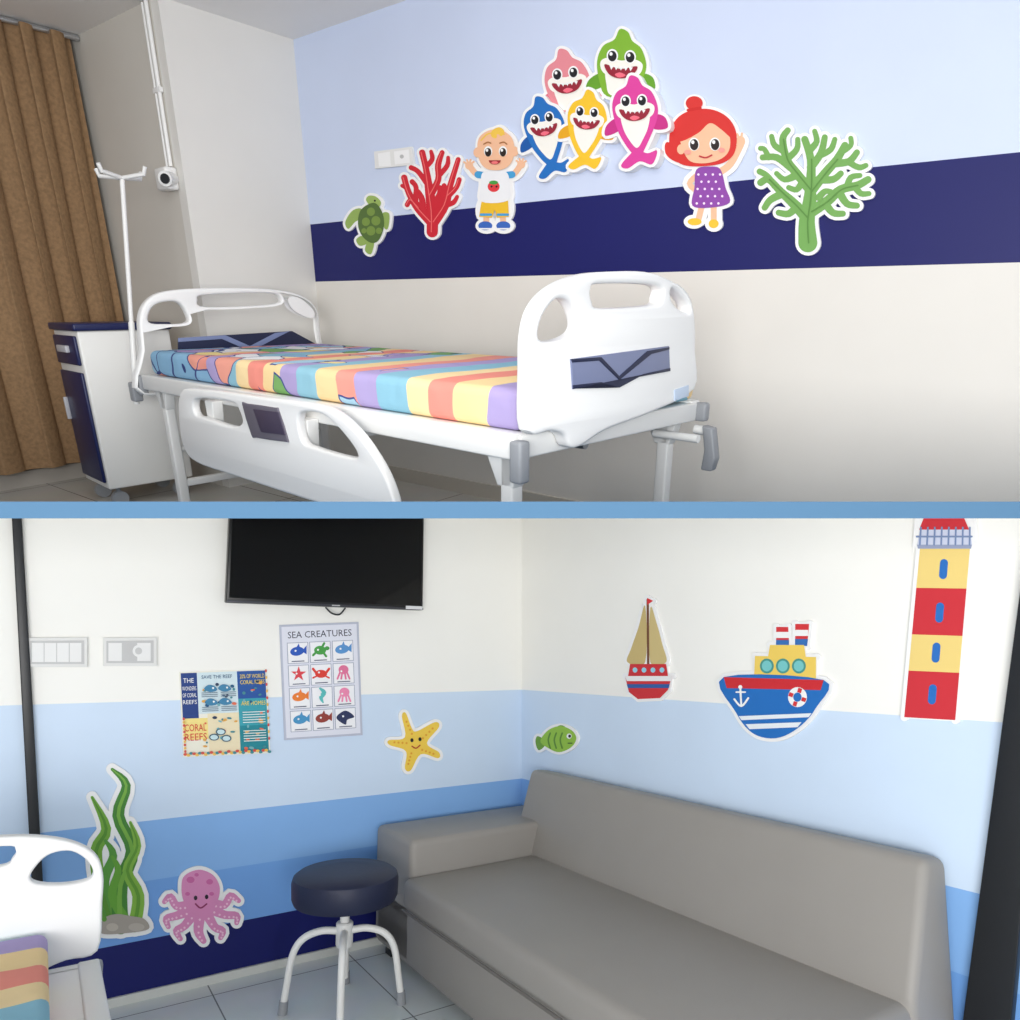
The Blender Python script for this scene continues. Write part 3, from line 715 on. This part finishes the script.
s.ell(800,697,9.5,10,WHITE);s.ell(800,697,4.2,4.6,(30,110,190));s.up()
for a in(20,110,200,290):
    t=math.radians(a);s.stroke([(800+4.6*math.cos(t),697+4.8*math.sin(t)),(800+9*math.cos(t),697+9.4*math.sin(t))],4,(214,50,56),up=False,caps=False)
s.stroke([(743,688),(744,705)],2,WHITE);s.stroke([(737,699),(744,706),(751,698)],2,WHITE,up=False);s.stroke([(739,692),(748,692)],1.6,WHITE,up=False);s.ell(743,687,2,2,WHITE,up=False)
s.done()
# lighthouse
s=R_('lighthouse_wall_sticker')
tw=[(922,545),(972,545),(957,720),(906,717)]
def lp(u,v): return bil(tw,u,v)
s.base([('p',tw,False),('p',[(925,440),(968,440),(976,545),(918,545)],False)],8)
RD=(206,48,58);Y2=(238,210,128)
prev=0
for v,c in((.25,Y2),(.52,RD),(.73,Y2),(1,RD)):
    s.poly([lp(0,prev),lp(1,prev),lp(1,v),lp(0,v)],c,False,up=(prev==0));prev=v
s.up()
for v in(.14,.39,.62,.86):
    a=lp(.52,v);s.stroke([(a[0],a[1]-6),(a[0]-1,a[1]+6)],8,(40,110,190),up=False)
s.poly([(933,500),(958,500),(971,530),(921,530)],RD,False)
s.poly([(922,530),(972,530),(974,546),(919,546)],(206,212,232),False)
s.poly([(919,545),(974,545),(973,549),(920,549)],(150,160,190),False);s.up()
for k in range(8): s.stroke([(923+k*7,528),(922+k*7.1,545)],1.8,(120,140,180),up=False)
s.stroke([(919,537),(974,537)],1.8,(120,140,180));s.done()

# TV
b=Bld('television',MB,'B')
p0=hit(MB,226,604,1,.07);p1=hit(MB,423,609,1,.07)
x1,x0=p0.x,p1.x;zb=(p0.z+p1.z)/2
scr=mat((3,3,4),.06,spec=.28,name='tv_glass');fr=mat((12,12,14),.3)
b.box((x0,.03,zb),(x1,.07,zb+.62),fr,.006);b.box((x0+.012,.069,zb+.022),(x1-.012,.0715,zb+.605),scr)
b.box((x0+.2,.001,zb+.1),(x1-.2,.035,zb+.45),fr,.01)
b.box((x0,.0705,zb+.001),(x1,.0735,zb+.012),mat((70,72,78),.3,metal=.5),.002)
b.box((x0+.005,.073,zb+.003),(x0+.10,.0755,zb+.02),mat((225,225,228),.4),.001)
b.box((x0+.45,.072,zb+.004),(x0+.49,.0745,zb+.009),mat((200,200,200),.3))
b.done()
b=Bld('tv_cable',MB,'B');xc=hit(MB,335,610,1,.04).x
b.tube(sm([(xc+.05,.045,zb-.002),(xc+.02,.05,zb-.03),(xc-.02,.05,zb-.035),(xc-.05,.045,zb-.002)],5,False),.004,dk,8);b.done()

# ================= sofa =================
lea=mat((152,148,143),.5,noise=.008,scale=5,spec=.35,name='grey_leatherette')
lea2=mat((112,108,104),.5,noise=.02,scale=30,name='seam_piping')
b=Bld('sofa',MB,'B')
Y1=2.275
b.box((.02,.08,.05),(.90,Y1-.0,.31),lea,.02)
b.box((.15,.44,.30),(.94,Y1,.435),lea,.035,4)
b.prism([(.012,.06),(.012,.80),(.13,.815),(.25,.44),(.25,.06)],1,.27,Y1+.012,lea,.03,4)
b.box((.012,.05,.05),(.90,.45,.585),lea,.03,4)
b.tube([(.94,.46,.305),(.94,Y1-.02,.305)],.006,lea2,8)
for x in(.12,.84):
    for y in(.15,Y1-.1): b.box((x-.03,y-.03,0),(x+.03,y+.03,.06),dk,.004)
b.done()

# ================= stool =================
b=Bld('round_stool',MB,'B')
cx,cy=1.23,.53
h0=.03
b.lathe((cx,cy,h0),[(.02,.385),(.18,.385),(.203,.392),(.211,.41),(.213,.47),(.207,.490),(.19,.502),(.10,.508),(.01,.509)],mat((30,36,62),.5,bump=.05,scale=60),48)
b.lathe((cx,cy,h0),[(.05,.375),(.05,.386)],metal);b.tube([(cx,cy,.12),(cx,cy,.41)],.019,metal)
b.lathe((cx,cy,0),[(.03,.24),(.034,.25),(.034,.33),(.03,.335)],metal)
for k in range(4):
    a=math.radians(157+90*k);dx,dy=math.cos(a),math.sin(a)
    P=[(.02,.30),(.09,.305),(.16,.28),(.20,.22),(.22,.10),(.23,.03)]
    b.tube(sm([(cx+r*dx,cy+r*dy,z) for r,z in P],5,False),.014,metal,12)
    b.tube([(cx+.228*dx,cy+.228*dy,.05),(cx+.232*dx,cy+.232*dy,0)],[.018,.019],grey,12)
b.done()

# ================= slab between the storeys =================
bpy.context.view_layer.update()
dS=ray(510,510).normalized();nS=RT.cross(dS).normalized()
hT=8.6/F
SM=Matrix.Identity(4)
for i in range(3): SM[i][0]=RT[i];SM[i][1]=dS[i];SM[i][2]=nS[i];SM[i][3]=CAM[i]
def clip(room,keep_up):
    off=hT if keep_up else -hT-.003
    co=CAM+nS*off
    for ob in ALL[room]:
        Mi=ob.matrix_world.inverted();d=[(ob.matrix_world@Vector(v.co)-co).dot(nS) for v in ob.data.vertices]
        if not d: continue
        if (keep_up and min(d)>=-1e-5) or (not keep_up and max(d)<=1e-5): continue
        bm=bmesh.new();bm.from_mesh(ob.data)
        n=(ob.matrix_world.to_3x3().transposed()@nS).normalized()
        bmesh.ops.bisect_plane(bm,geom=bm.verts[:]+bm.edges[:]+bm.faces[:],plane_co=Mi@co,plane_no=n,clear_inner=keep_up,clear_outer=not keep_up)
        bm.to_mesh(ob.data);bm.free()
clip('T',True);clip('B',False)
b=Bld('floor_slab',SM,'B')
b.box((-4.5,1.0,-hT+.0004),(4.5,5.2,hT-.0004),mat((72,104,132),.8,spec=.1));ob=b.done(smooth=False);ALL['B'].remove(ob)
b=Bld('ceiling',SM,'B')
b.box((-4.5,1.3,-hT-.0025),(4.5,5.2,-hT-.0002),mat((246,246,244),.7));ob=b.done(smooth=False);ALL['B'].remove(ob)  # unseen white plate added under the slab to bounce light into the lower room

# ================= lights =================
def area(name,loc,target,size,power,col=(1,1,1)):
    l=bpy.data.lights.new(name,'AREA');l.shape='RECTANGLE';l.size=size[0];l.size_y=size[1];l.energy=power;l.color=col
    o=bpy.data.objects.new(name,l);bpy.context.collection.objects.link(o);o.location=loc
    o.rotation_euler=(Vector(target)-Vector(loc)).to_track_quat('-Z','Y').to_euler();return o
area('overhead_fill_upper',MT@Vector((1.7,-1.5,2.0)),MT@Vector((1.4,-1.0,0)),(1.2,1.2),12,(1,.98,.95))  # added fill lamp under the upper ceiling, unseen and without a fitting
area('camera_side_fill_upper',MT@Vector((2.6,-3.6,1.5)),MT@Vector((.6,-.3,1.0)),(1.6,1.6),14,(1,1,1))  # added key lamp out of view beside the camera, no window there
area('low_fill_lower',(-.1,-1.1,.95),(0,4,1.6),(2.4,.9),112,(1,.99,.97))  # added lamp low behind the camera, lifts the lower walls, not a ceiling fitting
w=bpy.data.worlds.new('world');bpy.context.scene.world=w;w.use_nodes=True
w.node_tree.nodes['Background'].inputs[0].default_value=(.95,.97,1,1);w.node_tree.nodes['Background'].inputs[1].default_value=.56
# ================= camera =================
cd_=bpy.data.cameras.new('camera');cam=bpy.data.objects.new('camera',cd_);bpy.context.collection.objects.link(cam)
cam.location=CAM;cam.rotation_euler=(math.pi/2+pitch,0,0);cd_.sensor_width=36;cd_.lens=F/1020*36;cd_.shift_y=70/1020;cd_.clip_start=.02
bpy.context.scene.camera=cam
bpy.context.scene.view_settings.view_transform='Standard'
